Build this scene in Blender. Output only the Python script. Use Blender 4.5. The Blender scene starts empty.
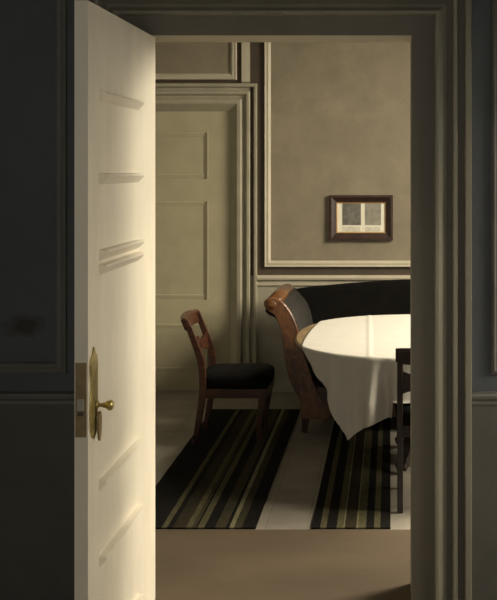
import bpy, bmesh, math, random
from mathutils import Vector, Matrix

# ------------------------------------------------------------------ camera, world, lights, exposure
SC = bpy.context.scene
COL = SC.collection
F = 1113.0            # focal length in pixels of a 497 x 600 frame
PX, PY = 390.0, 167.0   # principal point
EYE = 1.65
cam_d = bpy.data.cameras.new('camera')
cam = bpy.data.objects.new('camera', cam_d)
COL.objects.link(cam)
cam.location = (0, 0, EYE)
cam.rotation_euler = (math.radians(90), 0, 0)
cam_d.sensor_width = 36.0
cam_d.sensor_fit = 'AUTO'
cam_d.lens = F / 600.0 * 36.0
cam_d.shift_x = -(PX - 248.5) / 600.0
cam_d.shift_y = -(300.0 - PY) / 600.0
cam_d.clip_start = 0.05
SC.camera = cam

w = bpy.data.worlds.new('sky')
SC.world = w
w.use_nodes = True
w.node_tree.nodes['Background'].inputs[0].default_value = (0.75, 0.82, 0.9, 1)
w.node_tree.nodes['Background'].inputs[1].default_value = 0.5

SC.view_settings.view_transform = 'Standard'
SC.view_settings.look = 'None'
SC.view_settings.gamma = 1.0
SC.view_settings.exposure = 0.0
SC.view_settings.use_curve_mapping = False
SC.cycles.max_bounces = 8
SC.cycles.diffuse_bounces = 5
SC.cycles.sample_clamp_indirect = 6.0


def area(name, loc, rot, sx, sy, power, color):
    d = bpy.data.lights.new(name, 'AREA')
    d.shape = 'RECTANGLE'
    d.size, d.size_y = sx, sy
    d.energy = power
    d.color = color
    o = bpy.data.objects.new(name, d)
    COL.objects.link(o)
    o.location = loc
    o.rotation_euler = rot
    return o


# daylight outside the windows of the two rooms (right-hand walls), then an added fill lamp at the rear
WIN_FAR = (5.1, 7.2, 0.9, 3.05)     # y0, y1, z0, z1
WIN_NEAR = (2.75, 3.85, 0.6, 1.85)
XR, XL = 1.60, -2.70
area('daylight_far_room', (XR + 1.4, 6.0, 3.5), (0, math.radians(48), 0), 2.8, 2.6, 1330, (1.0, 0.90, 0.70))
area('daylight_near_room', (XR + 0.65, 3.3, 2.05), (0, math.radians(60), 0), 1.2, 1.1, 150, (1.0, 0.90, 0.71))
area('fill_behind_viewer', (-0.3, -2.02, 1.6), (math.radians(90), 0, 0), 1.4, 1.4, 50, (1.0, 0.94, 0.80))  # unseen fill lamp, added to lift the dark near wall

YN, YN2 = 4.20, 4.40      # wall with the open doorway
YF = 8.16                 # far wall
CEIL = 3.35


def fX(px, Y): return (px - PX) / F * Y
def fZ(py, Y): return EYE - (py - PY) / F * Y


# ------------------------------------------------------------------ materials
def nodes_of(name):
    m = bpy.data.materials.new(name)
    m.use_nodes = True
    nt = m.node_tree
    return m, nt, nt.nodes, nt.links, nt.nodes['Principled BSDF']


def ramp(N, stops):
    r = N.new('ShaderNodeValToRGB')
    el = r.color_ramp.elements
    while len(el) > 1:
        el.remove(el[-1])
    el[0].position = stops[0][0]
    el[0].color = (*stops[0][1], 1)
    for p, c in stops[1:]:
        e = el.new(p)
        e.color = (*c, 1)
    return r


def paint(name, c, var=0.12, scale=3.0, rough=0.6, bump=0.06, stretch=(1, 1, 1), fine=90):
    m, nt, N, L, b = nodes_of(name)
    tc = N.new('ShaderNodeTexCoord')
    mp = N.new('ShaderNodeMapping')
    mp.inputs['Scale'].default_value = stretch
    L.new(tc.outputs['Object'], mp.inputs[0])
    n = N.new('ShaderNodeTexNoise')
    n.inputs['Scale'].default_value = scale
    n.inputs['Detail'].default_value = 8
    n.inputs['Roughness'].default_value = 0.65
    L.new(mp.outputs[0], n.inputs['Vector'])
    r = ramp(N, [(0.3, [x * (1 - var) for x in c]), (0.7, [min(1, x * (1 + var)) for x in c])])
    L.new(n.outputs['Fac'], r.inputs[0])
    L.new(r.outputs[0], b.inputs['Base Color'])
    n2 = N.new('ShaderNodeTexNoise')
    n2.inputs['Scale'].default_value = fine
    n2.inputs['Detail'].default_value = 4
    L.new(mp.outputs[0], n2.inputs['Vector'])
    bp = N.new('ShaderNodeBump')
    bp.inputs['Strength'].default_value = bump
    bp.inputs['Distance'].default_value = 0.01
    L.new(n2.outputs['Fac'], bp.inputs['Height'])
    L.new(bp.outputs[0], b.inputs['Normal'])
    b.inputs['Roughness'].default_value = rough
    return m


def wood(name, dark, light, rough=0.3, scale=(4, 4, 30), coat=0.3):
    m, nt, N, L, b = nodes_of(name)
    tc = N.new('ShaderNodeTexCoord')
    mp = N.new('ShaderNodeMapping')
    mp.inputs['Scale'].default_value = scale
    L.new(tc.outputs['Object'], mp.inputs[0])
    n = N.new('ShaderNodeTexNoise')
    n.inputs['Scale'].default_value = 2.0
    n.inputs['Detail'].default_value = 7
    n.inputs['Distortion'].default_value = 1.2
    L.new(mp.outputs[0], n.inputs['Vector'])
    r = ramp(N, [(0.32, dark), (0.68, light)])
    L.new(n.outputs['Fac'], r.inputs[0])
    L.new(r.outputs[0], b.inputs['Base Color'])
    b.inputs['Roughness'].default_value = rough
    b.inputs['Coat Weight'].default_value = coat
    b.inputs['Coat Roughness'].default_value = 0.25
    return m


def fabric(name, c, rough=0.95, scale=350, var=0.25):
    m = paint(name, c, var=var, scale=14, rough=rough, bump=0.25, fine=scale)
    m.node_tree.nodes['Principled BSDF'].inputs['Specular IOR Level'].default_value = 0.06
    return m


def stripes(name, stops):
    """warp stripes across the local x of a rug, 0..1 in generated coordinates"""
    m, nt, N, L, b = nodes_of(name)
    tc = N.new('ShaderNodeTexCoord')
    sx = N.new('ShaderNodeSeparateXYZ')
    L.new(tc.outputs['Generated'], sx.inputs[0])
    r = ramp(N, stops)
    r.color_ramp.interpolation = 'CONSTANT'
    L.new(sx.outputs[0], r.inputs[0])
    n = N.new('ShaderNodeTexNoise')
    n.inputs['Scale'].default_value = 60
    n.inputs['Detail'].default_value = 6
    mp = N.new('ShaderNodeMapping')
    mp.inputs['Scale'].default_value = (1.0, 0.35, 1)
    L.new(tc.outputs['Object'], mp.inputs[0])
    L.new(mp.outputs[0], n.inputs['Vector'])
    v = ramp(N, [(0.3, (0.5, 0.5, 0.5)), (0.7, (1.0, 1.0, 1.0))])
    L.new(n.outputs['Fac'], v.inputs[0])
    mx = N.new('ShaderNodeMix')
    mx.data_type = 'RGBA'
    mx.blend_type = 'MULTIPLY'
    mx.inputs['Factor'].default_value = 0.8
    L.new(r.outputs[0], mx.inputs[6])
    L.new(v.outputs[0], mx.inputs[7])
    L.new(mx.outputs[2], b.inputs['Base Color'])
    b.inputs['Roughness'].default_value = 1.0
    b.inputs['Specular IOR Level'].default_value = 0.1
    wv = N.new('ShaderNodeTexWave')
    wv.bands_direction = 'Y'
    wv.inputs['Scale'].default_value = 60
    L.new(tc.outputs['Object'], wv.inputs['Vector'])
    bp = N.new('ShaderNodeBump')
    bp.inputs['Strength'].default_value = 0.3
    bp.inputs['Distance'].default_value = 0.004
    L.new(wv.outputs['Fac'], bp.inputs['Height'])
    L.new(bp.outputs[0], b.inputs['Normal'])
    return m


def planks(name, c, gap, width=0.19, var=0.12, rough=0.55):
    """boards running away from the doorway, in world metres"""
    m, nt, N, L, b = nodes_of(name)
    tc = N.new('ShaderNodeTexCoord')
    mp = N.new('ShaderNodeMapping')
    mp.inputs['Rotation'].default_value = (0, 0, math.radians(90))
    L.new(tc.outputs['Object'], mp.inputs[0])
    br = N.new('ShaderNodeTexBrick')
    br.inputs['Scale'].default_value = 1.0
    br.inputs['Brick Width'].default_value = 4.0
    br.inputs['Row Height'].default_value = width
    br.inputs['Mortar Size'].default_value = 0.0018
    br.inputs['Mortar Smooth'].default_value = 0.4
    br.inputs['Color1'].default_value = (*[x * 0.94 for x in c], 1)
    br.inputs['Color2'].default_value = (*[x * 1.06 for x in c], 1)
    br.inputs['Mortar'].default_value = (*gap, 1)
    L.new(mp.outputs[0], br.inputs['Vector'])
    n = N.new('ShaderNodeTexNoise')
    n.inputs['Scale'].default_value = 5
    n.inputs['Detail'].default_value = 8
    L.new(tc.outputs['Object'], n.inputs['Vector'])
    v = ramp(N, [(0.3, (1 - var * 2,) * 3), (0.7, (1, 1, 1))])
    L.new(n.outputs['Fac'], v.inputs[0])
    mx = N.new('ShaderNodeMix')
    mx.data_type = 'RGBA'
    mx.blend_type = 'MULTIPLY'
    mx.inputs['Factor'].default_value = 1
    L.new(br.outputs['Color'], mx.inputs[6])
    L.new(v.outputs[0], mx.inputs[7])
    L.new(mx.outputs[2], b.inputs['Base Color'])
    b.inputs['Roughness'].default_value = rough
    b.inputs['Specular IOR Level'].default_value = 0.25
    return m


M = {}
M['far_field'] = paint('far_wall_field_paint', (0.22, 0.185, 0.128), var=0.16, scale=5)
M['far_light'] = paint('far_wall_moulding_paint', (0.46, 0.41, 0.31), var=0.08, scale=8)
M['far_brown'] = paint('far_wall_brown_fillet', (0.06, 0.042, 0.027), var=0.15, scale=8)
M['far_dado'] = paint('far_wall_dado_paint', (0.29, 0.265, 0.20), var=0.14, scale=5)
M['far_door'] = paint('far_door_paint', (0.38, 0.34, 0.225), var=0.10, scale=4)
M['far_casing'] = paint('far_casing_paint', (0.33, 0.30, 0.22), var=0.12, scale=6)
M['door'] = paint('cream_door_paint', (0.78, 0.72, 0.60), var=0.11, scale=3.5, rough=0.45, stretch=(1, 1, 0.4))
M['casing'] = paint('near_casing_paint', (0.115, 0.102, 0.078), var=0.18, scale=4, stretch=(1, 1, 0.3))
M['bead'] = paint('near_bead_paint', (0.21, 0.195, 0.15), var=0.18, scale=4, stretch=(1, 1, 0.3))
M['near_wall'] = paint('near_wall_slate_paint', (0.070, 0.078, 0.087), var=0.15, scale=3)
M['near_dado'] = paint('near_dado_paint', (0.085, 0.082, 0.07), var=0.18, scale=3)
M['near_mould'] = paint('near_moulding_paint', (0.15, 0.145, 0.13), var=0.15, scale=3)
M['plain_wall'] = paint('side_wall_paint', (0.30, 0.285, 0.24), var=0.08)
M['near_plain'] = paint('near_side_wall_paint', (0.45, 0.45, 0.43), var=0.08)
M['ceiling'] = paint('ceiling_paint', (0.28, 0.26, 0.23), var=0.04)
M['window_paint'] = paint('window_paint', (0.6, 0.58, 0.52), var=0.04)
M['floor_near'] = paint('near_floor_paint', (0.098, 0.070, 0.043), var=0.14, scale=4, rough=0.6, stretch=(0.5, 1, 1))
M['floor_far'] = planks('far_floor_boards', (0.30, 0.27, 0.225), (0.18, 0.16, 0.13), var=0.12)
M['mahogany'] = wood('mahogany', (0.016, 0.006, 0.0035), (0.068, 0.024, 0.011), rough=0.28)
M['dark_wood'] = wood('dark_mahogany', (0.006, 0.003, 0.002), (0.022, 0.008, 0.005), rough=0.55, coat=0.05)
M['arm_wood'] = wood('sofa_arm_mahogany', (0.04, 0.014, 0.005), (0.17, 0.068, 0.019), rough=0.3, scale=(10, 3, 5))
M['table_wood'] = wood('table_top_wood', (0.13, 0.082, 0.038), (0.23, 0.155, 0.075), rough=0.4, scale=(8, 2, 2))
M['frame_wood'] = wood('picture_frame_wood', (0.014, 0.005, 0.003), (0.040, 0.013, 0.006), rough=0.55, scale=(10, 10, 10))
M['gilt'] = paint('gilt_slip', (0.45, 0.28, 0.10), var=0.1, scale=30, rough=0.4)
M['mat'] = paint('picture_mount_paper', (0.72, 0.68, 0.56), var=0.06, scale=20)
M['print_dark'] = paint('dark_engraving', (0.13, 0.12, 0.10), var=0.5, scale=22, bump=0)
M['print_light'] = paint('pale_engraving', (0.24, 0.225, 0.18), var=0.30, scale=22, bump=0)
M['caption'] = paint('engraving_caption', (0.56, 0.53, 0.44), var=0.2, scale=60, bump=0)
M['black_cloth'] = fabric('black_horsehair', (0.006, 0.0055, 0.005))
M['grey_cloth'] = fabric('arm_side_cloth', (0.026, 0.024, 0.021))
M['linen'] = paint('white_linen', (0.43, 0.405, 0.36), var=0.04, scale=10, rough=0.85, bump=0.12, fine=200)
M['linen'].node_tree.nodes['Principled BSDF'].inputs['Specular IOR Level'].default_value = 0.2


def brass_mat():
    m, nt, N, L, b = nodes_of('brass')
    tc = N.new('ShaderNodeTexCoord')
    n = N.new('ShaderNodeTexNoise')
    n.inputs['Scale'].default_value = 25
    n.inputs['Detail'].default_value = 5
    L.new(tc.outputs['Object'], n.inputs['Vector'])
    r = ramp(N, [(0.3, (0.33, 0.25, 0.08)), (0.65, (0.68, 0.55, 0.22))])
    L.new(n.outputs['Fac'], r.inputs[0])
    L.new(r.outputs[0], b.inputs['Base Color'])
    b.inputs['Metallic'].default_value = 0.75
    b.inputs['Roughness'].default_value = 0.3
    return m


M['brass'] = brass_mat()
M['old_brass'] = paint('tarnished_brass', (0.24, 0.17, 0.075), var=0.3, scale=25, rough=0.45)
M['iron'] = paint('dark_iron', (0.06, 0.05, 0.035), var=0.3, scale=20, rough=0.5)
M['latch'] = paint('latch_steel', (0.36, 0.33, 0.28), var=0.1, scale=20, rough=0.4)


def glass_mat():
    m, nt, N, L, b = nodes_of('window_glass')
    t = N.new('ShaderNodeBsdfTransparent')
    g = N.new('ShaderNodeBsdfGlossy')
    g.inputs['Roughness'].default_value = 0.02
    mx = N.new('ShaderNodeMixShader')
    mx.inputs[0].default_value = 0.06
    L.new(t.outputs[0], mx.inputs[1])
    L.new(g.outputs[0], mx.inputs[2])
    L.new(mx.outputs[0], nt.nodes['Material Output'].inputs[0])
    return m


M['glass'] = glass_mat()

# ------------------------------------------------------------------ mesh helpers


def link(name, bm, mat, parent=None, loc=None, smooth=False, bevel=0.0, seg=2):
    bmesh.ops.recalc_face_normals(bm, faces=bm.faces[:])
    me = bpy.data.meshes.new(name)
    bm.to_mesh(me)
    bm.free()
    me.materials.append(mat)
    o = bpy.data.objects.new(name, me)
    COL.objects.link(o)
    if smooth:
        for p in me.polygons:
            p.use_smooth = True
    if parent:
        o.parent = parent
    if loc:
        o.location = loc
    if bevel:
        md = o.modifiers.new('bevel', 'BEVEL')
        md.width = bevel
        md.segments = seg
        md.limit_method = 'ANGLE'
    return o


def empty(name, loc, rz=0):
    o = bpy.data.objects.new(name, None)
    COL.objects.link(o)
    o.location = loc
    o.rotation_euler = (0, 0, rz)
    o.empty_display_size = 0.1
    return o


def tag(o, label=None, cat=None, group=None, kind=None):
    if label: o['label'] = label
    if cat: o['category'] = cat
    if group: o['group'] = group
    if kind: o['kind'] = kind
    return o


def box(bm, x0, x1, y0, y1, z0, z1):
    v = [bm.verts.new((x, y, z)) for z in (z0, z1) for y in (y0, y1) for x in (x0, x1)]
    for f in ((0, 1, 3, 2), (4, 6, 7, 5), (0, 4, 5, 1), (2, 3, 7, 6), (0, 2, 6, 4), (1, 5, 7, 3)):
        bm.faces.new([v[i] for i in f])
    return bm


def B(): return bmesh.new()


def bx(*a): return box(B(), *a)


def sweep_frame(bm, x0, x1, z0, z1, y, prof, sides='LTR'):
    """mitred frame round the rectangle x0..x1, z0..z1 standing on the plane y and facing -y.
    prof: list of (outward offset, protrusion). sides 'LTRB' = closed, 'LTR' = open at the foot (runs to z0)."""
    rings = []
    closed = 'B' in sides
    for off, h in prof:
        if closed:
            pts = [(x0 - off, z0 - off), (x0 - off, z1 + off), (x1 + off, z1 + off), (x1 + off, z0 - off)]
        else:
            pts = [(x0 - off, z0), (x0 - off, z1 + off), (x1 + off, z1 + off), (x1 + off, z0)]
        rings.append([bm.verts.new((p[0], y - h, p[1])) for p in pts])
    n = 4 if closed else 3
    for a, b_ in zip(rings[:-1], rings[1:]):
        for i in range(n):
            j = (i + 1) % 4
            bm.faces.new((a[i], a[j], b_[j], b_[i]))
    return bm


def extrude_poly(bm, pts, y0, y1):
    """polygon of (x, z) extruded from y0 to y1"""
    a = [bm.verts.new((p[0], y0, p[1])) for p in pts]
    b_ = [bm.verts.new((p[0], y1, p[1])) for p in pts]
    n = len(pts)
    bm.faces.new(a)
    bm.faces.new(b_[::-1])
    for i in range(n):
        j = (i + 1) % n
        bm.faces.new((a[i], b_[i], b_[j], a[j]))
    return bm


def loft(bm, rings, cap=True):
    vs = [[bm.verts.new(p) for p in r] for r in rings]
    n = len(vs[0])
    for a, b_ in zip(vs[:-1], vs[1:]):
        for i in range(n):
            j = (i + 1) % n
            bm.faces.new((a[i], a[j], b_[j], b_[i]))
    if cap:
        bm.faces.new(vs[0][::-1])
        bm.faces.new(vs[-1])
    return bm


def lathe(bm, prof, axis='Z', origin=(0, 0, 0), seg=24):
    """prof: (radius, height) list"""
    rings = []
    for r, h in prof:
        ring = []
        for k in range(seg):
            t = 2 * math.pi * k / seg
            p = (r * math.cos(t), r * math.sin(t), h)
            if axis == 'X': p = (h, r * math.cos(t), r * math.sin(t))
            if axis == 'Y': p = (r * math.cos(t), h, r * math.sin(t))
            ring.append((p[0] + origin[0], p[1] + origin[1], p[2] + origin[2]))
        rings.append(ring)
    return loft(bm, rings)


def bar(bm, path, hw, hd):
    """rectangular bar along a path in the xz plane; hw = half size in the plane (list or number), hd half size in y"""
    rings = []
    for i, (x, y, z) in enumerate(path):
        a = Vector(path[max(0, i - 1)])
        c = Vector(path[min(len(path) - 1, i + 1)])
        t = (c - a).normalized()
        nrm = Vector((t.z, 0, -t.x))
        if nrm.length < 1e-6: nrm = Vector((1, 0, 0))
        nrm.normalize()
        h = hw[i] if isinstance(hw, (list, tuple)) else hw
        d = hd[i] if isinstance(hd, (list, tuple)) else hd
        p = Vector((x, y, z))
        s = Vector((0, 1, 0))
        rings.append([p + nrm * h + s * d, p + nrm * h - s * d, p - nrm * h - s * d, p - nrm * h + s * d])
    return loft(bm, rings)


def smooth_path(pts, n=6):
    """Catmull-Rom through tuples"""
    out = []
    P = [Vector(p) for p in pts]
    for i in range(len(P) - 1):
        p0, p1, p2, p3 = P[max(i - 1, 0)], P[i], P[i + 1], P[min(i + 2, len(P) - 1)]
        for k in range(n):
            t = k / n
            out.append(tuple(0.5 * ((2 * p1) + (p2 - p0) * t + (2 * p0 - 5 * p1 + 4 * p2 - p3) * t * t + (3 * p1 - p0 - 3 * p2 + p3) * t ** 3)))
    out.append(tuple(P[-1]))
    return out


# ------------------------------------------------------------------ floors, ceilings, side walls
YSEAM = F * EYE / (529.5 - PY)
tag(link('floor', bx(XL, XR, -1.6, YSEAM, -0.1, 0), M['floor_near']), 'light brown painted floor running through the doorway in the foreground', 'floor', kind='structure')
tag(link('floor_far_room', bx(XL, XR, YSEAM, YF + 0.2, -0.1, 0), M['floor_far']), 'grey worn floor of the inner room under the striped rugs', 'floor', kind='structure')
tag(link('ceiling', bx(XL, XR, -1.6, YN, CEIL, CEIL + 0.1), M['ceiling']), 'ceiling of the front room', 'ceiling', kind='structure')
tag(link('ceiling_far_room', bx(XL, XR, YN2, YF + 0.2, CEIL, CEIL + 0.1), M['ceiling']), 'ceiling of the inner room', 'ceiling', kind='structure')


def wall_with_window(name, y0, y1, win, mat, label):
    bm = B()
    a, b_, c, d = win
    X0, X1 = XR, XR + 0.25
    box(bm, X0, X1, y0, a, 0, CEIL)
    box(bm, X0, X1, b_, y1, 0, CEIL)
    box(bm, X0, X1, a, b_, 0, c)
    box(bm, X0, X1, a, b_, d, CEIL)
    return tag(link(name, bm, mat), label, 'wall', kind='structure')


wall_with_window('wall_right', -1.6, YN, WIN_NEAR, M['near_plain'], 'right wall of the front room with a window')
wall_with_window('wall_right_far_room', YN2, YF + 0.2, WIN_FAR, M['plain_wall'], 'right wall of the inner room with a tall window')
tag(link('wall_left', bx(XL - 0.2, XL, -1.6, YN, 0, CEIL), M['near_plain']), 'left wall of the front room', 'wall', kind='structure')
tag(link('wall_left_far_room', bx(XL - 0.2, XL, YN2, YF + 0.2, 0, CEIL), M['plain_wall']), 'left wall of the inner room', 'wall', kind='structure')
bm = B()
box(bm, XL - 0.2, -1.0, -1.8, -1.6, 0, CEIL)
box(bm, 0.4, XR + 0.25, -1.8, -1.6, 0, CEIL)
box(bm, -1.0, 0.4, -1.8, -1.6, 0, 0.9)
box(bm, -1.0, 0.4, -1.8, -1.6, 2.3, CEIL)
tag(link('wall_rear', bm, M['near_plain']), 'wall behind the viewer', 'wall', kind='structure')


def window(name, win, label, loc=None, rz=0.0):
    y0, y1, z0, z1 = win
    root = empty(name, loc or (XR + 0.12, (y0 + y1) / 2, z0), rz)
    tag(root, label, 'window', kind='structure')
    hy, h = (y1 - y0) / 2, z1 - z0
    bm = B()
    t = 0.05
    box(bm, -0.03, 0.03, -hy, -hy + t, 0, h)
    box(bm, -0.03, 0.03, hy - t, hy, 0, h)
    box(bm, -0.03, 0.03, -hy + t, hy - t, 0, t)
    box(bm, -0.03, 0.03, -hy + t, hy - t, h - t, h)
    box(bm, -0.03, 0.03, -0.03, 0.03, t, h - t)
    box(bm, -0.025, 0.025, -hy + t, -0.03, h * 0.62, h * 0.62 + 0.04)
    box(bm, -0.025, 0.025, 0.03, hy - t, h * 0.62, h * 0.62 + 0.04)
    link('window_frame', bm, M['window_paint'], root)
    link('window_pane', bx(0.034, 0.038, -hy + 0.01, hy - 0.01, 0.01, h - 0.01), M['glass'], root)
    return root


window('window_1', WIN_FAR, 'tall window lighting the inner room from the right')
window('window_2', WIN_NEAR, 'window lighting the front room from the right')
window('fill_window', (-0.7, 0.7, 0.9, 2.3), 'added window behind the viewer, letting fill light into the front room', (-0.3, -1.71, 0.9), math.radians(-90))  # made-up rear window, added to carry the fill light

# ------------------------------------------------------------------ near wall with the doorway
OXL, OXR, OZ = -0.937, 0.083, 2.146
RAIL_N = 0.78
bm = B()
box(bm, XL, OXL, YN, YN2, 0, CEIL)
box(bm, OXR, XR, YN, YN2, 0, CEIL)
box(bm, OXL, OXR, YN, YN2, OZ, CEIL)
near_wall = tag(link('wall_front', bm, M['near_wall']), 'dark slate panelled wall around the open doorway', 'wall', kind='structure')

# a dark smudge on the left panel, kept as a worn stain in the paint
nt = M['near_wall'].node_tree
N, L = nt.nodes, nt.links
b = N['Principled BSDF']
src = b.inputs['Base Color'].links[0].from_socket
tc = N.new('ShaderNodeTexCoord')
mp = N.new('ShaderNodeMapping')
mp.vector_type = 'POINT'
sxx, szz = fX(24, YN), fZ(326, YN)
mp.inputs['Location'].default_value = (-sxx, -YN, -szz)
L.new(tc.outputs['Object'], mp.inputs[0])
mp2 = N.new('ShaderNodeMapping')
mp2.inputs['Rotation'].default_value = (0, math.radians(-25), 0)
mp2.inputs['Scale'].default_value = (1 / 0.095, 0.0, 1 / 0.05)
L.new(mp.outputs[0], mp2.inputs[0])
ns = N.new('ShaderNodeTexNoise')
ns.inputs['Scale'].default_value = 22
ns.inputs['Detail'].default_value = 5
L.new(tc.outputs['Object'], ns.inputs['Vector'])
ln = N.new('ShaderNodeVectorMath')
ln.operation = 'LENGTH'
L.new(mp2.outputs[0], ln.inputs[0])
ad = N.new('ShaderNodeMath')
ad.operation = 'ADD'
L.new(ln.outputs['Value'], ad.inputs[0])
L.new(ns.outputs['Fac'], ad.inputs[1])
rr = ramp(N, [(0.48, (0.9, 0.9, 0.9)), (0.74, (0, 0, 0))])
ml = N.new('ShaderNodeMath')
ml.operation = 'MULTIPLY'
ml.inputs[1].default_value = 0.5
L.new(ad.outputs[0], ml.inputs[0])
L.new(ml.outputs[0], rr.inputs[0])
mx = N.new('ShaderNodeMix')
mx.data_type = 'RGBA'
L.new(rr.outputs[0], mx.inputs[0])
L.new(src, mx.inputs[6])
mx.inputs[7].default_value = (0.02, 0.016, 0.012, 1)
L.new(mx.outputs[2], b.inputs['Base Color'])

# dado, chair rail, panel mouldings on the near wall
CW = 0.223
for nm, a, c in (('trim_1', XL, OXL - CW), ('trim_2', OXR + CW, XR)):
    tag(link(nm, bx(a, c, YN - 0.012, YN, 0, RAIL_N - 0.02), M['near_dado']), 'plain grey dado on the %s of the doorway' % ('left' if nm == 'trim_1' else 'right'), 'wall trim', kind='structure')
for nm, a, c, s in (('trim_3', XL, OXL - CW, 'left'), ('trim_4', OXR + CW, XR, 'right')):
    bm = B()
    bm2 = [(0.0, RAIL_N - 0.028), (0.018, RAIL_N - 0.022), (0.018, RAIL_N - 0.008), (0.03, RAIL_N), (0.034, RAIL_N + 0.012), (0.03, RAIL_N + 0.02), (0, RAIL_N + 0.024)]
    rings = [[(x, YN - p[0], p[1]) for p in bm2] for x in (a, c)]
    loft(bm, rings)
    tag(link(nm, bm, M['near_mould']), 'chair rail on the near wall, %s of the doorway' % s, 'wall trim', kind='structure')
pm = [(0, 0.0), (0.004, 0.014), (0.014, 0.022), (0.026, 0.016), (0.034, 0.022), (0.044, 0.014), (0.046, 0.0)]
for nm, a, c, s in (('trim_5', XL + 0.3, fX(55, YN), 'left'), ('trim_6', fX(503, YN), XR - 0.3, 'right')):
    tag(link(nm, sweep_frame(B(), a, c, 0.915, 2.7, YN, pm, 'LTRB'), M['near_mould']), 'raised panel moulding on the near wall, %s of the doorway' % s, 'wall trim', kind='structure')

# casing round the doorway: flat, bead, cove, bead, groove, outer bead
px = 1 / 265.0
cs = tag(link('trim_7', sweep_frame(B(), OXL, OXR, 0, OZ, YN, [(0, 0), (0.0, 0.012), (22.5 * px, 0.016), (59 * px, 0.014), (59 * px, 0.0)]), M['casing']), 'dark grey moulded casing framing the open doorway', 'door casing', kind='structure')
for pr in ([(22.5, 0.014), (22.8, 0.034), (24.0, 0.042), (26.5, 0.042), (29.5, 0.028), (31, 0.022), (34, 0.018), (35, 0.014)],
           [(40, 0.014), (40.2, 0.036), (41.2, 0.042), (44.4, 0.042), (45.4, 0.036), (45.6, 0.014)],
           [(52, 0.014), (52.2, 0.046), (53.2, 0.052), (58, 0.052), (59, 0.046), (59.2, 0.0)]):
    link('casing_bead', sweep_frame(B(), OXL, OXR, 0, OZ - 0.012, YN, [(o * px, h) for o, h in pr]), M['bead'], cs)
# lining of the reveal
bm = B()
box(bm, OXR - 0.002, OXR + 0.01, YN - 0.005, YN2 + 0.01, 0, OZ)
box(bm, OXL - 0.01, OXL + 0.002, YN - 0.002, YN2 + 0.01, 0, OZ)
tag(link('trim_18', bm, M['bead']), 'painted side linings inside the doorway', 'door lining', kind='structure')
bm = B()
box(bm, OXL - 0.01, OXR + 0.01, YN - 0.005, YN2 + 0.01, OZ - 0.002, OZ + 0.01)
tag(link('trim_8', bm, M['far_light']), 'painted lining inside the doorway', 'door lining', kind='structure')


# ------------------------------------------------------------------ panelled doors
def door_leaf(W, H, T, panels, mw=0.035, rec=0.012, hh=0.0, twin=False):
    """leaf from x 0..W, y 0 (front) .. T, z 0..H; panels = (x0, x1, z0, z1)"""
    bm = B()
    box(bm, 0, W, 0.0, T, 0, H)
    for x0, x1, z0, z1 in panels:
        # planted mouldings: bold across the head and foot of each panel, thin up its sides
        m = mw
        zz = [z0, z1 - m] + ([z1 - 2.3 * m] if twin and z1 - z0 > 0.6 else [])
        for zb in zz:
            pr = [(0, 0.0), (0.12 * m, 0.25 * rec), (0.70 * m, rec), (0.92 * m, 0.9 * rec), (1.0 * m, 0.0)]
            rings = [[(x, -h, zb + o) for o, h in pr] for x in (x0, x1)]
            loft(bm, rings)
        if hh:
            for xb in (x0, x1 - m):
                pr = [(0, 0.0), (0.12 * m, 0.15 * hh), (0.96 * m, hh), (1.0 * m, 0.0)]
                rings = [[(xb + o, -h, z) for o, h in pr] for z in (z0, z1)]
                loft(bm, rings)
    return bm


# near door, swung open at a right angle toward the viewer
DX, DY0, DY1, DH = -0.893, 3.291, 4.235, 2.137
d1 = empty('door_1', (DX, DY0, 0.006), math.radians(90))
tag(d1, 'tall cream panelled door standing open toward the viewer on the left', 'door', kind='structure')
DW = DY1 - DY0
px0, px1 = 3.415 - DY0, 3.945 - DY0
link('door_leaf', door_leaf(DW, DH, 0.040, [(px0, px1, 1.59, 1.88), (px0, px1, 0.65, 1.39), (px0, px1, 0.10, 0.45)], mw=0.034, rec=0.024, hh=0.0, twin=True), M['door'], d1)
# lock plate on the edge (edge faces the viewer = local -x)
bm = bx(-0.0025, 0.001, 0.004, 0.037, 0.845, 1.065)
lp = link('lock_plate', bm, M['old_brass'], d1)
link('latch_bolt', bx(-0.009, -0.002, 0.012, 0.030, 0.925, 0.958), M['latch'], lp)
link('keyhole_slot', bx(-0.0035, -0.002, 0.012, 0.030, 0.908, 0.920), M['iron'], lp)
# backplate on the face: pointed top, stepped tail
sc = []
for x, z in [(-0.030, 0.86), (-0.034, 0.90), (-0.028, 0.98), (-0.034, 1.05), (-0.026, 1.075), (-0.010, 1.085), (0.0, 1.105), (0.010, 1.085), (0.030, 1.075), (0.036, 1.05), (0.032, 0.98), (0.036, 0.92), (0.030, 0.86), (0.014, 0.835), (0.0, 0.828), (-0.014, 0.835)]:
    sc.append((x * 1.15 + 0.052, z))
bp = link('handle_plate', extrude_poly(B(), sc, -0.006, 0.0), M['brass'], d1, bevel=0.002)
kx, kz = 0.105 - 0.02, 0.925
kb = lathe(B(), [(0.0, 0), (0.016, 0), (0.014, -0.006), (0.006, -0.009), (0.0055, -0.020), (0.009, -0.023), (0.0075, -0.027), (0.012, -0.033), (0.0165, -0.040), (0.0165, -0.045), (0.012, -0.051), (0.0, -0.053)], 'Y', (kx - 0.014, -0.005, kz))
link('door_knob', kb, M['brass'], d1, smooth=True)
# key turned in its lock below the knob
bm = lathe(B(), [(0.004, 0), (0.005, -0.008), (0.004, -0.014)], 'Y', (0.066, -0.005, 0.885), 12)
ky = link('key', bm, M['old_brass'], d1, smooth=True)
bowpts = [(0.070 + 0.017 * math.sin(t) * (1 + 0.35 * math.cos(t)), 0.862 + 0.045 * math.cos(t)) for t in [2 * math.pi * k / 20 for k in range(20)]]
link('key_bow', extrude_poly(B(), bowpts, -0.019, -0.012), M['old_brass'], ky, bevel=0.001)
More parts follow.
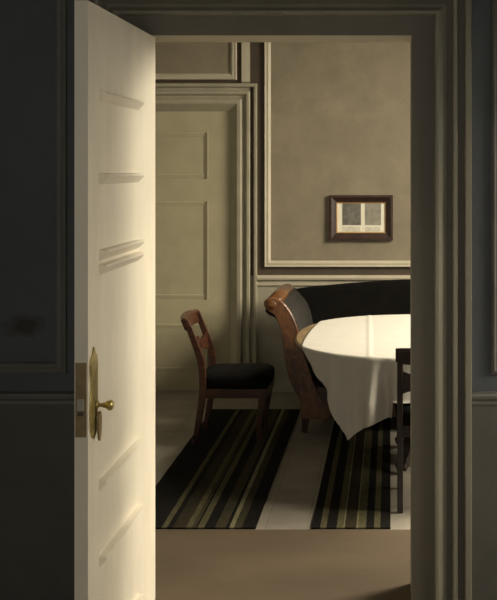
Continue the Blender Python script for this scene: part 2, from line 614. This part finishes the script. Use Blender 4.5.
# hinges
for hz in (0.3, 1.1, 1.85):
    link('hinge', lathe(B(), [(0.007, 0), (0.009, 0.003), (0.009, 0.087), (0.007, 0.09)], 'Z', (DW - 0.035, 0.046, hz), 12), M['old_brass'], d1, smooth=True)

# ------------------------------------------------------------------ far wall


def wX(p): return fX(p, YF)
def wZ(p): return fZ(p, YF)


DRX = wX(229)          # right edge of the far door
DLX = DRX - 0.92
DTZ = wZ(112)
bm = B()
SPL = 7.6 / 136.4      # width of the splayed reveal
box(bm, XL, DLX - SPL, YF, YF + 0.2, 0, CEIL)
box(bm, DRX + SPL, XR, YF, YF + 0.2, 0, CEIL)
box(bm, DLX - SPL, DRX + SPL, YF, YF + 0.2, DTZ + SPL, CEIL)
tag(link('wall_back', bm, M['far_dado']), 'grey olive panelled back wall of the inner room', 'wall', kind='structure')

d2 = empty('door_2', (DLX - 0.01, YF + 0.03, 0.004))
tag(d2, 'closed olive grey panelled door in the back wall', 'door', kind='structure')
W2 = DRX - DLX + 0.02
a, c = W2 - (DRX - wX(206)) - 0.50, W2 - (DRX - wX(206))
link('door_leaf', door_leaf(W2, DTZ + 0.015, 0.04, [(a, c, 1.56, 1.90), (a, c, wZ(300), wZ(202)), (a, c, 0.14, wZ(325))], mw=0.034, rec=0.004, hh=0.014), M['far_door'], d2)

# casing of the far door
q = 1 / 136.4
prof2 = [(0, -0.11), (7.6 * q, 0.036), (8.5 * q, 0.046), (11.5 * q, 0.050), (12.8 * q, 0.040), (13.3 * q, 0.004), (16.8 * q, 0.004),
         (17.3 * q, 0.042), (18.2 * q, 0.052), (20.5 * q, 0.052), (21.2 * q, 0.040), (21.4 * q, 0.008), (24.6 * q, 0.008), (25 * q, 0.052), (26 * q, 0.060), (28 * q, 0.060), (28.3 * q, 0.05), (28.3 * q, 0)]
prof2 = [(0, -0.035)] + [(o, h * 0.5) for o, h in prof2[1:]]
tag(link('trim_9', sweep_frame(B(), DLX, DRX, 0, DTZ, YF, prof2), M['far_casing']), 'moulded casing around the far closed door', 'door casing', kind='structure')

# brown upright fillet between the door and the wall panel, and along the foot of the panel
zr0, zr1 = wZ(279.5), wZ(275.5)
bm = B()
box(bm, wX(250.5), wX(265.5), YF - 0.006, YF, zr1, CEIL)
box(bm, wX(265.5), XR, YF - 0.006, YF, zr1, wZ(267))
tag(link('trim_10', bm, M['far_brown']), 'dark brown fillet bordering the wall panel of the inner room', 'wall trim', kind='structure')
# large wall panel: field and pale moulding
fx0, fx1, fz0, fz1 = wX(271), XR - 0.25, wZ(260.5), 2.78
tag(link('trim_11', bx(fx0 - 0.01, fx1 + 0.01, YF - 0.010, YF, fz0 - 0.01, fz1 + 0.01), M['far_field']), 'grey field of the large panel on the back wall', 'wall panel', kind='structure')
pm2 = [(0.0, 0.010), (0.004, 0.020), (0.018, 0.028), (0.030, 0.026), (0.042, 0.030), (6.5 * q, 0.020), (6.5 * q, 0.0)]
tag(link('trim_12', sweep_frame(B(), fx0, fx1, fz0, fz1, YF, pm2, 'LTRB'), M['far_light']), 'pale moulding around the large wall panel', 'wall trim', kind='structure')
# panel above the door
gx0, gx1, gz0, gz1 = DLX - 0.1, wX(230.5), wZ(73.5), wZ(20)
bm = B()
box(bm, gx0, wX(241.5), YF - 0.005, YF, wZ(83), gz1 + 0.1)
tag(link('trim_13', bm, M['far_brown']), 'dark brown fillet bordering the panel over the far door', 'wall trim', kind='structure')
tag(link('trim_14', bx(gx0, gx1, YF - 0.010, YF, gz0 - 0.005, gz1), M['far_field']), 'grey field of the panel over the far door', 'wall panel', kind='structure')
tag(link('trim_15', sweep_frame(B(), gx0, gx1, gz0, gz1, YF, pm2, 'LTRB'), M['far_light']), 'pale moulding around the panel over the far door', 'wall trim', kind='structure')
tag(link('trim_17', bx(wX(242), wX(250), YF - 0.022, YF, wZ(82), gz1 + 0.1), M['far_light']), 'pale upright strip beside the panel over the far door', 'wall trim', kind='structure')
# chair rail
bm = B()
rp = [(0, zr0 - 0.045), (0.012, zr0 - 0.042), (0.014, zr0 - 0.004), (0.030, zr0), (0.034, (zr0 + zr1) / 2), (0.030, zr1), (0, zr1 + 0.004)]
loft(bm, [[(x, YF - p[0], p[1]) for p in rp] for x in (DRX + 28.3 * q, XR)])
tag(link('trim_16', bm, M['far_light']), 'pale chair rail along the back wall above the sofa', 'wall trim', kind='structure')

# ------------------------------------------------------------------ picture
pic = empty('picture', ((wX(329.5) + wX(393)) / 2, YF - 0.010, wZ(240)))
tag(pic, 'small dark wood framed picture with two engravings on white mount', 'picture')
hw = (wX(393) - wX(329.5)) / 2
ph = wZ(195) - wZ(240)
fw = 7.3 * q
link('picture_frame', sweep_frame(B(), -hw + fw, hw - fw, fw, ph - fw, 0, [(0, 0.004), (0.0, 0.012), (fw * .3, 0.018), (fw * .7, 0.030), (fw, 0.028), (fw, 0.0), (0, 0.0)], 'LTRB'), M['frame_wood'], pic)
link('gilt_slip', sweep_frame(B(), -hw + fw + 0.007, hw - fw - 0.007, fw + 0.007, ph - fw - 0.007, 0, [(0, 0.004), (0.0, 0.008), (0.0075, 0.012), (0.0075, 0.004)], 'LTRB'), M['gilt'], pic)
mt = link('mount', bx(-hw + fw, hw - fw, -0.005, -0.001, fw, ph - fw), M['mat'], pic)
cx0 = pic.location.x
for a, c, mname in ((342.5, 361, 'print_dark'), (365, 381, 'print_light')):
    e = link('engraving', bx(wX(a) - cx0, wX(c) - cx0, -0.0065, -0.005, wZ(225) - pic.location.z, wZ(203) - pic.location.z), M[mname], mt)
    link('caption_strip', bx(wX(a) - cx0, wX(c - 1) - cx0, -0.0062, -0.005, wZ(231.5) - pic.location.z, wZ(226.5) - pic.location.z), M['caption'], mt)

# ------------------------------------------------------------------ rugs
BLK, DBR, OLV, OLD, PAL = (0.010, 0.009, 0.008), (0.034, 0.026, 0.015), (0.095, 0.085, 0.045), (0.05, 0.043, 0.024), (0.20, 0.18, 0.105)


def rug(name, x0, x1, y0, y1, mat):
    w_, l_ = x1 - x0, y1 - y0
    bm = B()
    nx, ny = 12, 60
    g = [[bm.verts.new((i / nx * w_ - w_ / 2, j / ny * l_, 0.008 + 0.001 * math.sin(j * 0.9 + i) * (0 < j < ny))) for i in range(nx + 1)] for j in range(ny + 1)]
    h = [[bm.verts.new((i / nx * w_ - w_ / 2, j / ny * l_, 0.001)) for i in range(nx + 1)] for j in range(ny + 1)]
    for j in range(ny):
        for i in range(nx):
            bm.faces.new((g[j][i], g[j][i + 1], g[j + 1][i + 1], g[j + 1][i]))
            bm.faces.new((h[j][i], h[j + 1][i], h[j + 1][i + 1], h[j][i + 1]))
    for i in range(nx):
        bm.faces.new((g[0][i], h[0][i], h[0][i + 1], g[0][i + 1]))
        bm.faces.new((g[ny][i], g[ny][i + 1], h[ny][i + 1], h[ny][i]))
    for j in range(ny):
        bm.faces.new((g[j][0], g[j + 1][0], h[j + 1][0], h[j][0]))
        bm.faces.new((g[j][nx], h[j][nx], h[j + 1][nx], g[j + 1][nx]))
    o = link(name, bm, mat)
    o.location = ((x0 + x1) / 2, y0, 0)
    return o


ra = [(p - 125) / 130.0 for p in (125, 161, 166.5, 172, 185, 191, 195, 197, 203.5, 214, 225, 228.5, 233, 241)]
cols = [BLK, OLV, BLK, DBR, OLV, OLD, BLK, OLV, BLK, OLD, BLK, PAL, OLD, BLK]
sa = list(zip([0.0] + ra[1:], cols))
rA = rug('striped_rug', fX(125, YSEAM), fX(255.5, YSEAM), YSEAM + 0.003, 7.55, stripes('rug_stripes_wide', sa))
tag(rA, 'wide black and olive striped runner under the chair by the far door', 'rug', 'striped floor runners')
sb = list(zip([0, .11, .19, .32, .405, .42, .57, .585, .69, .79, .87], [BLK, OLV, BLK, OLV, PAL, DBR, PAL, OLV, BLK, OLV, BLK]))
rB = rug('striped_rug', fX(311, YSEAM), fX(390.5, YSEAM), YSEAM + 0.003, 7.3, stripes('rug_stripes_narrow', sb))
tag(rB, 'narrow black and olive striped runner under the tablecloth corner', 'rug', 'striped floor runners')


# ------------------------------------------------------------------ chairs
def make_chair(loc, rz, seat_top, back_top, W, D, wd, label, group):
    """origin at the foot of the back, seat runs along +x, width along y"""
    root = empty('dining_chair', loc, rz)
    tag(root, label, 'chair', group)
    hw_ = W / 2
    cush = 0.095
    sf0 = seat_top - cush            # top of seat frame
    # cushion: rounded loaf
    bm = B()
    prof_ = []
    n = 40

    def ring(z, inset):
        r = []
        for k in range(n):
            t = 2 * math.pi * k / n
            c_, s_ = math.cos(t), math.sin(t)
            e = 0.33
            x = math.copysign(abs(c_) ** e, c_)
            y = math.copysign(abs(s_) ** e, s_)
            taper = 1.0 + 0.05 * x
            r.append((D / 2 + x * (D / 2 + 0.008 - inset) - 0.008, y * (hw_ - inset) * taper, z))
        return r
    rings = [ring(sf0, 0.012), ring(sf0 + 0.01, 0.002), ring(sf0 + cush * 0.55, 0.0), ring(sf0 + cush * 0.75, 0.008), ring(sf0 + cush * 0.88, 0.026), ring(sf0 + cush * 0.96, 0.07), ring(sf0 + cush, 0.13)]
    loft(bm, rings)
    link('seat', bm, M['black_cloth'], root, smooth=True)
    # seat frame
    bm = B()
    z0, z1 = sf0 - 0.055, sf0
    box(bm, 0.01, D - 0.01, -hw_ + 0.008, -hw_ + 0.032, z0, z1)
    box(bm, 0.01, D - 0.01, hw_ - 0.032, hw_ - 0.008, z0, z1)
    box(bm, D - 0.034, D - 0.01, -hw_ + 0.03, hw_ - 0.03, z0, z1)
    box(bm, 0.01, 0.034, -hw_ + 0.03, hw_ - 0.03, z0, z1)
    box(bm, 0.02, D - 0.02, -hw_ + 0.02, hw_ - 0.02, z1 - 0.012, z1)
    link('seat_frame', bm, wd, root, bevel=0.003)
    # back legs, running up as posts
    bt = back_top
    for s in (-1, 1):
        y = s * (hw_ - 0.018)
        path = smooth_path([(-0.035, y, 0.0), (-0.008, y, 0.16), (0.012, y, sf0 - 0.02), (0.006, y, seat_top + 0.05), (-0.030, y, seat_top + 0.5 * (bt - seat_top)), (-0.085, y, bt - 0.025)], 4)
        nn = len(path)
        hws = [0.015 + 0.006 * math.sin(math.pi * min(1, i / nn)) for i in range(nn)]
        link('back_leg', bar(B(), path, hws, 0.014), wd, root, bevel=0.004)
    # front sabre legs
    for s in (-1, 1):
        y = s * (hw_ - 0.022)
        path = smooth_path([(D - 0.055, y, 0.0), (D - 0.060, y, 0.12), (D - 0.048, y, sf0 - 0.12), (D - 0.036, y, sf0 - 0.004)], 4)
        nn = len(path)
        link('front_leg', bar(B(), path, [0.013 + 0.011 * i / (nn - 1) for i in range(nn)], [0.013 + 0.005 * i / (nn - 1) for i in range(nn)]), wd, root, bevel=0.004)
    # side stretchers of the back: top rail (curved) and waisted crossbar
    rh = 0.085
    bm = B()
    rings = []
    ny = 16
    for i in range(ny + 1):
        u = i / ny * 2 - 1
        y = u * (hw_ + 0.004)
        bow = -0.030 * (1 - u * u)
        edge = 1.0 - 0.12 * max(0, abs(u) - 0.85) / 0.15
        zt, zb = bt - 0.004 * u * u * 2, bt - rh + (1 - edge) * 0.1
        xb = lambda z: -0.085 - 0.22 * (z - (bt - 0.03)) + bow
        rings.append([(xb(zb) - 0.014, y, zb), (xb(zb) + 0.012, y, zb), (xb(zt) + 0.016, y, zt - 0.012), (xb(zt) + 0.006, y, zt), (xb(zt) - 0.014, y, zt), (xb(zt) - 0.022, y, zt - 0.014)])
    loft(bm, rings)
    link('top_rail', bm, wd, root, bevel=0.003)
    bm = B()
    rings = []
    zc = seat_top + (bt - seat_top) * 0.40
    ny = 24
    xc = -0.018
    for i in range(ny + 1):
        u = i / ny * 2 - 1
        y = u * (hw_ - 0.03)
        bow = -0.022 * (1 - u * u)
        h = 0.028 + 0.028 * abs(u) ** 3 + 0.026 * math.exp(-(u / 0.16) ** 2)
        rings.append([(xc + bow - 0.008, y, zc - h), (xc + bow + 0.008, y, zc - h), (xc + bow + 0.008 - 0.2 * h, y, zc + h), (xc + bow - 0.008 - 0.2 * h, y, zc + h)])
    loft(bm, rings)
    link('crossbar', bm, wd, root, bevel=0.002)
    return root


make_chair((-1.118, 6.76, 0.0118), 0.0, 0.425, 0.755, 0.42, 0.405, M['mahogany'],
           'red-brown mahogany side chair with thick black seat, beside the far door', None)
make_chair((0.245, 5.345, 0.0), math.radians(90), 0.50, 0.802, 0.43, 0.42, M['dark_wood'],
           'nearly black wooden chair with back to the viewer, pushed against the tablecloth', None)

# ------------------------------------------------------------------ table
TH = 0.71
TCX, TCY, TA, TB, TN = 0.23, 6.27, 0.76, 0.815, 2.4


def sup(t, a=TA, b_=TB, n=TN):
    c_, s_ = math.cos(t), math.sin(t)
    return (math.copysign(abs(c_) ** (2 / n), c_) * a, math.copysign(abs(s_) ** (2 / n), s_) * b_)


tb = empty('round_table', (TCX, TCY, 0))
tag(tb, 'large round brown wooden table half covered by a white cloth', 'table')
NB = 180


def tring(z, k):
    return [(sup(2 * math.pi * i / NB, TA * k, TB * k)[0], sup(2 * math.pi * i / NB, TA * k, TB * k)[1], z) for i in range(NB)]


link('table_top', loft(B(), [tring(TH - 0.035, 0.975), tring(TH - 0.030, 0.985), tring(TH - 0.015, 0.995), tring(TH - 0.006, 0.993), tring(TH - 0.002, 0.985)]), M['table_wood'], tb, smooth=False)
link('apron', loft(B(), [tring(TH - 0.10, 0.86), tring(TH - 0.034, 0.86)]), M['mahogany'], tb)
link('pedestal', lathe(B(), [(0.15, 0.13), (0.16, 0.15), (0.10, 0.18), (0.065, 0.24), (0.09, 0.36), (0.075, 0.46), (0.055, 0.52), (0.10, 0.58), (0.18, 0.61)], 'Z', (0, 0, 0), 32), M['dark_wood'], tb, smooth=True)
for k in range(3):
    t = math.radians(120 * k)
    path = smooth_path([(0.10, 0, 0.18), (0.22, 0, 0.16), (0.30, 0, 0.07), (0.35, 0, 0.034)], 5)
    bm = bar(B(), path, [0.03] * 12 + [0.02] * 4, 0.03)
    bmesh.ops.rotate(bm, verts=bm.verts[:], cent=(0, 0, 0), matrix=Matrix.Rotation(t, 3, 'Z'))
    link('table_foot', bm, M['dark_wood'], tb, bevel=0.005)

# ------------------------------------------------------------------ tablecloth
NBP = 1440
bpts = []
for i in range(NBP):
    t = 2 * math.pi * i / NBP
    bpts.append(Vector(sup(t)) + Vector((TCX, TCY)))
arc = [0.0]
for i in range(1, NBP):
    arc.append(arc[-1] + (bpts[i] - bpts[i - 1]).length)


def cloth_point(x, y):
    p = Vector((x, y))
    dx, dy = abs(x - TCX) / TA, abs(y - TCY) / TB
    crease = 0.0035 * math.exp(-((x + 0.115 + (y - 6.2) * 0.02) / 0.010) ** 2)
    crease += 0.0035 * math.exp(-((y - 6.05) / 0.010) ** 2)
    z = TH + 0.001 + crease
    if dx ** TN + dy ** TN <= 1.0:
        return (x, y, z)
    # nearest boundary point
    best, bi = 1e9, 0
    for i in range(0, NBP, 12):
        d = (bpts[i] - p).length_squared
        if d < best: best, bi = d, i
    for i in range(bi - 12, bi + 13):
        d = (bpts[i % NBP] - p).length_squared
        if d < best: best, bi = d, i % NBP
    q_ = bpts[bi]
    d = math.sqrt(best)
    tan = (bpts[(bi + 1) % NBP] - bpts[bi - 1]).normalized()
    nrm = Vector((tan.y, -tan.x))
    s = arc[bi]
    r = 0.020
    if d < r * math.pi / 2:
        a_ = d / r
        out = r * math.sin(a_) * 0.7
        drop = r * (1 - math.cos(a_))
    else:
        out = r * 0.7
        drop = r + (d - r * math.pi / 2)
    k = min(1.0, drop / 0.22)
    rip = 0.045 * math.sin(s * 36.0 + 0.8) * abs(math.sin(s * 18.0 + 0.4)) + 0.020 * math.sin(s * 55.0 + 2.0)
    rip *= 0.25 + 0.75 * max(0.0, min(1.0, (q_.x + 0.36) / 0.14))
    out += k * (rip + 0.018)
    pos = q_ + nrm * out
    zz = TH + 0.001 - drop
    # where the cloth meets the seat of the near chair it rests on the cushion
    if 0.01 < pos.x < 0.50 and pos.y < 5.75:
        lim = 0.506
        if zz < lim:
            over = lim - zz
            pos.y -= min(over, 0.02)
            zz = lim + 0.002 * math.sin(over * 60)
    return (pos.x, pos.y, zz)


CX0, CX1, CY0, CY1 = -0.468, 0.86, 5.175, 7.10
bm = B()
nx, ny = 150, 200
grid = []
for j in range(ny + 1):
    row = []
    for i in range(nx + 1):
        x = CX0 + (CX1 - CX0) * i / nx
        y = CY0 + (CY1 - CY0) * j / ny
        xs = x + 0.052 * ((y - 6.02) / 0.85) ** 2 * (1 - i / nx)
        row.append(bm.verts.new(cloth_point(xs, y)))
    grid.append(row)
for j in range(ny):
    for i in range(nx):
        bm.faces.new((grid[j][i], grid[j][i + 1], grid[j + 1][i + 1], grid[j + 1][i]))
cl = link('tablecloth', bm, M['linen'], smooth=True)
md = cl.modifiers.new('thickness', 'SOLIDIFY')
md.thickness = 0.0015
md.offset = 1.0
tag(cl, 'white linen cloth spread on the round table, one corner hanging down', 'tablecloth')

# ------------------------------------------------------------------ sofa
SY0, SY1 = 6.90, 8.00


def sx(p): return fX(p, SY0)
def sz(p): return fZ(p, SY0)


sofa = empty('sofa', (0.30, SY1, 0))
tag(sofa, 'black upholstered sofa with a scrolled mahogany arm against the back wall', 'sofa')
SX = sofa.location.x


def L2(pts): return [(sx(p[0]) - SX, sz(p[1])) for p in pts]


left_edge = [(264, 306), (268, 311), (274, 315), (280, 327), (283, 342), (285, 360), (289, 378), (295, 392), (300, 400), (301, 419)]
right_edge = [(330, 419), (329, 408), (321, 398), (314, 384), (307, 364), (302, 346), (298, 330), (292, 315), (284, 304), (276, 299), (269, 298.5), (264, 301)]
prof_arm = [(p[0], p[1]) for p in smooth_path([(a_, b_2, 0) for a_, b_2 in left_edge], 3)] + [(p[0], p[1]) for p in smooth_path([(a_, b_2, 0) for a_, b_2 in right_edge], 3)]
yl0, yl1 = SY0 - SY1, -0.02
armL = L2(prof_arm)
roll_c = (sx(270.5) - SX, sz(305))


def arm(sign):
    off = 0.0 if sign > 0 else 0.0
    tr = lambda pts: [(x * sign + (0 if sign > 0 else 0), z) for x, z in pts]
    return tr


for sgn in (1, -1):
    P = [(x * sgn, z) for x, z in armL]
    f_ = link('arm_facing', extrude_poly(B(), P, yl0, yl0 + 0.045), M['arm_wood'], sofa, bevel=0.005, seg=3)
    rc = (roll_c[0] * sgn, roll_c[1])
    # scroll boss on the facing
    link('scroll_boss', lathe(B(), [(0.0, -0.008), (0.014, -0.008), (0.020, -0.002), (0.030, -0.004), (0.036, 0.002)], 'Y', (rc[0], yl0 + 0.001, rc[1]), 28), M['arm_wood'], f_, smooth=True)
    # wooden roll running back to the wall
    link('arm_roll', loft(B(), [[(rc[0] + 0.050 * math.cos(t) + 0.006 * sgn, y, rc[1] + 0.040 * math.sin(t) - (0.02 if y > -0.5 else 0)) for t in [2 * math.pi * k / 28 for k in range(28)]] for y in (yl0 + 0.03, yl0 + 0.55, yl1)]), M['arm_wood'], sofa, smooth=True)
    # upholstered inside and side of the arm
    cxm = sum(p[0] for p in P) / len(P)
    bodyP = [(p[0] - 0.004 * sgn * -1, p[1] - 0.004 - 0.035 * max(0, min(1, (p[1] - 0.66) / 0.12))) for p in P if p[1] > 0.10]
    link('arm_side', extrude_poly(B(), bodyP, yl0 + 0.045, yl1), M['grey_cloth'], sofa)

# back: upright padded panel with a gently rising crest
crest_px = [(287, 291), (305, 287.5), (340, 284), (380, 281), (412, 279.5)]
cr = [(fX(p[0], 7.93) - SX, fZ(p[1], 7.93)) for p in crest_px]
crest = cr + [(-x, z) for x, z in reversed(cr[:-1])] if cr[-1][0] < 0 else cr
cp = smooth_path([(x, z, 0) for x, z in crest], 5)
bm = B()
rings = []
for x, z, _ in cp:
    rings.append([(x, -0.16, 0.30), (x, -0.13, 0.5), (x, -0.085, z - 0.05), (x, -0.075, z - 0.015), (x, -0.055, z), (x, -0.02, z - 0.004), (x, -0.005, z - 0.03), (x, -0.005, 0.30)])
loft(bm, rings)
link('backrest', bm, M['black_cloth'], sofa)
sxa = sx(318) - SX
link('seat_cushion', bx(sxa, -sxa, yl0 + 0.035, -0.12, 0.285, 0.44), M['black_cloth'], sofa, bevel=0.03, seg=4)
link('seat_rail', bx(sxa - 0.01, -sxa + 0.01, yl0 + 0.01, yl0 + 0.05, 0.10, 0.285), M['mahogany'], sofa, bevel=0.006)
bm = B()
box(bm, sxa - 0.05, -sxa + 0.05, -0.05, -0.01, 0.10, 0.30)
box(bm, sxa - 0.05, sxa - 0.01, yl0 + 0.05, -0.05, 0.10, 0.285)
box(bm, -sxa + 0.01, -sxa + 0.05, yl0 + 0.05, -0.05, 0.10, 0.285)
link('base_frame', bm, M['mahogany'], sofa)
for s in (1, -1):
    for y in (yl0 + 0.03, -0.06):
        x = (sx(305) - SX) * s
        link('sofa_leg', bar(B(), [(x - 0.006 * s, y, 0.0), (x, y, 0.06), (x + 0.004 * s, y, 0.12)], [0.016, 0.022, 0.028], [0.018, 0.024, 0.028]), M['mahogany'], sofa, bevel=0.004)
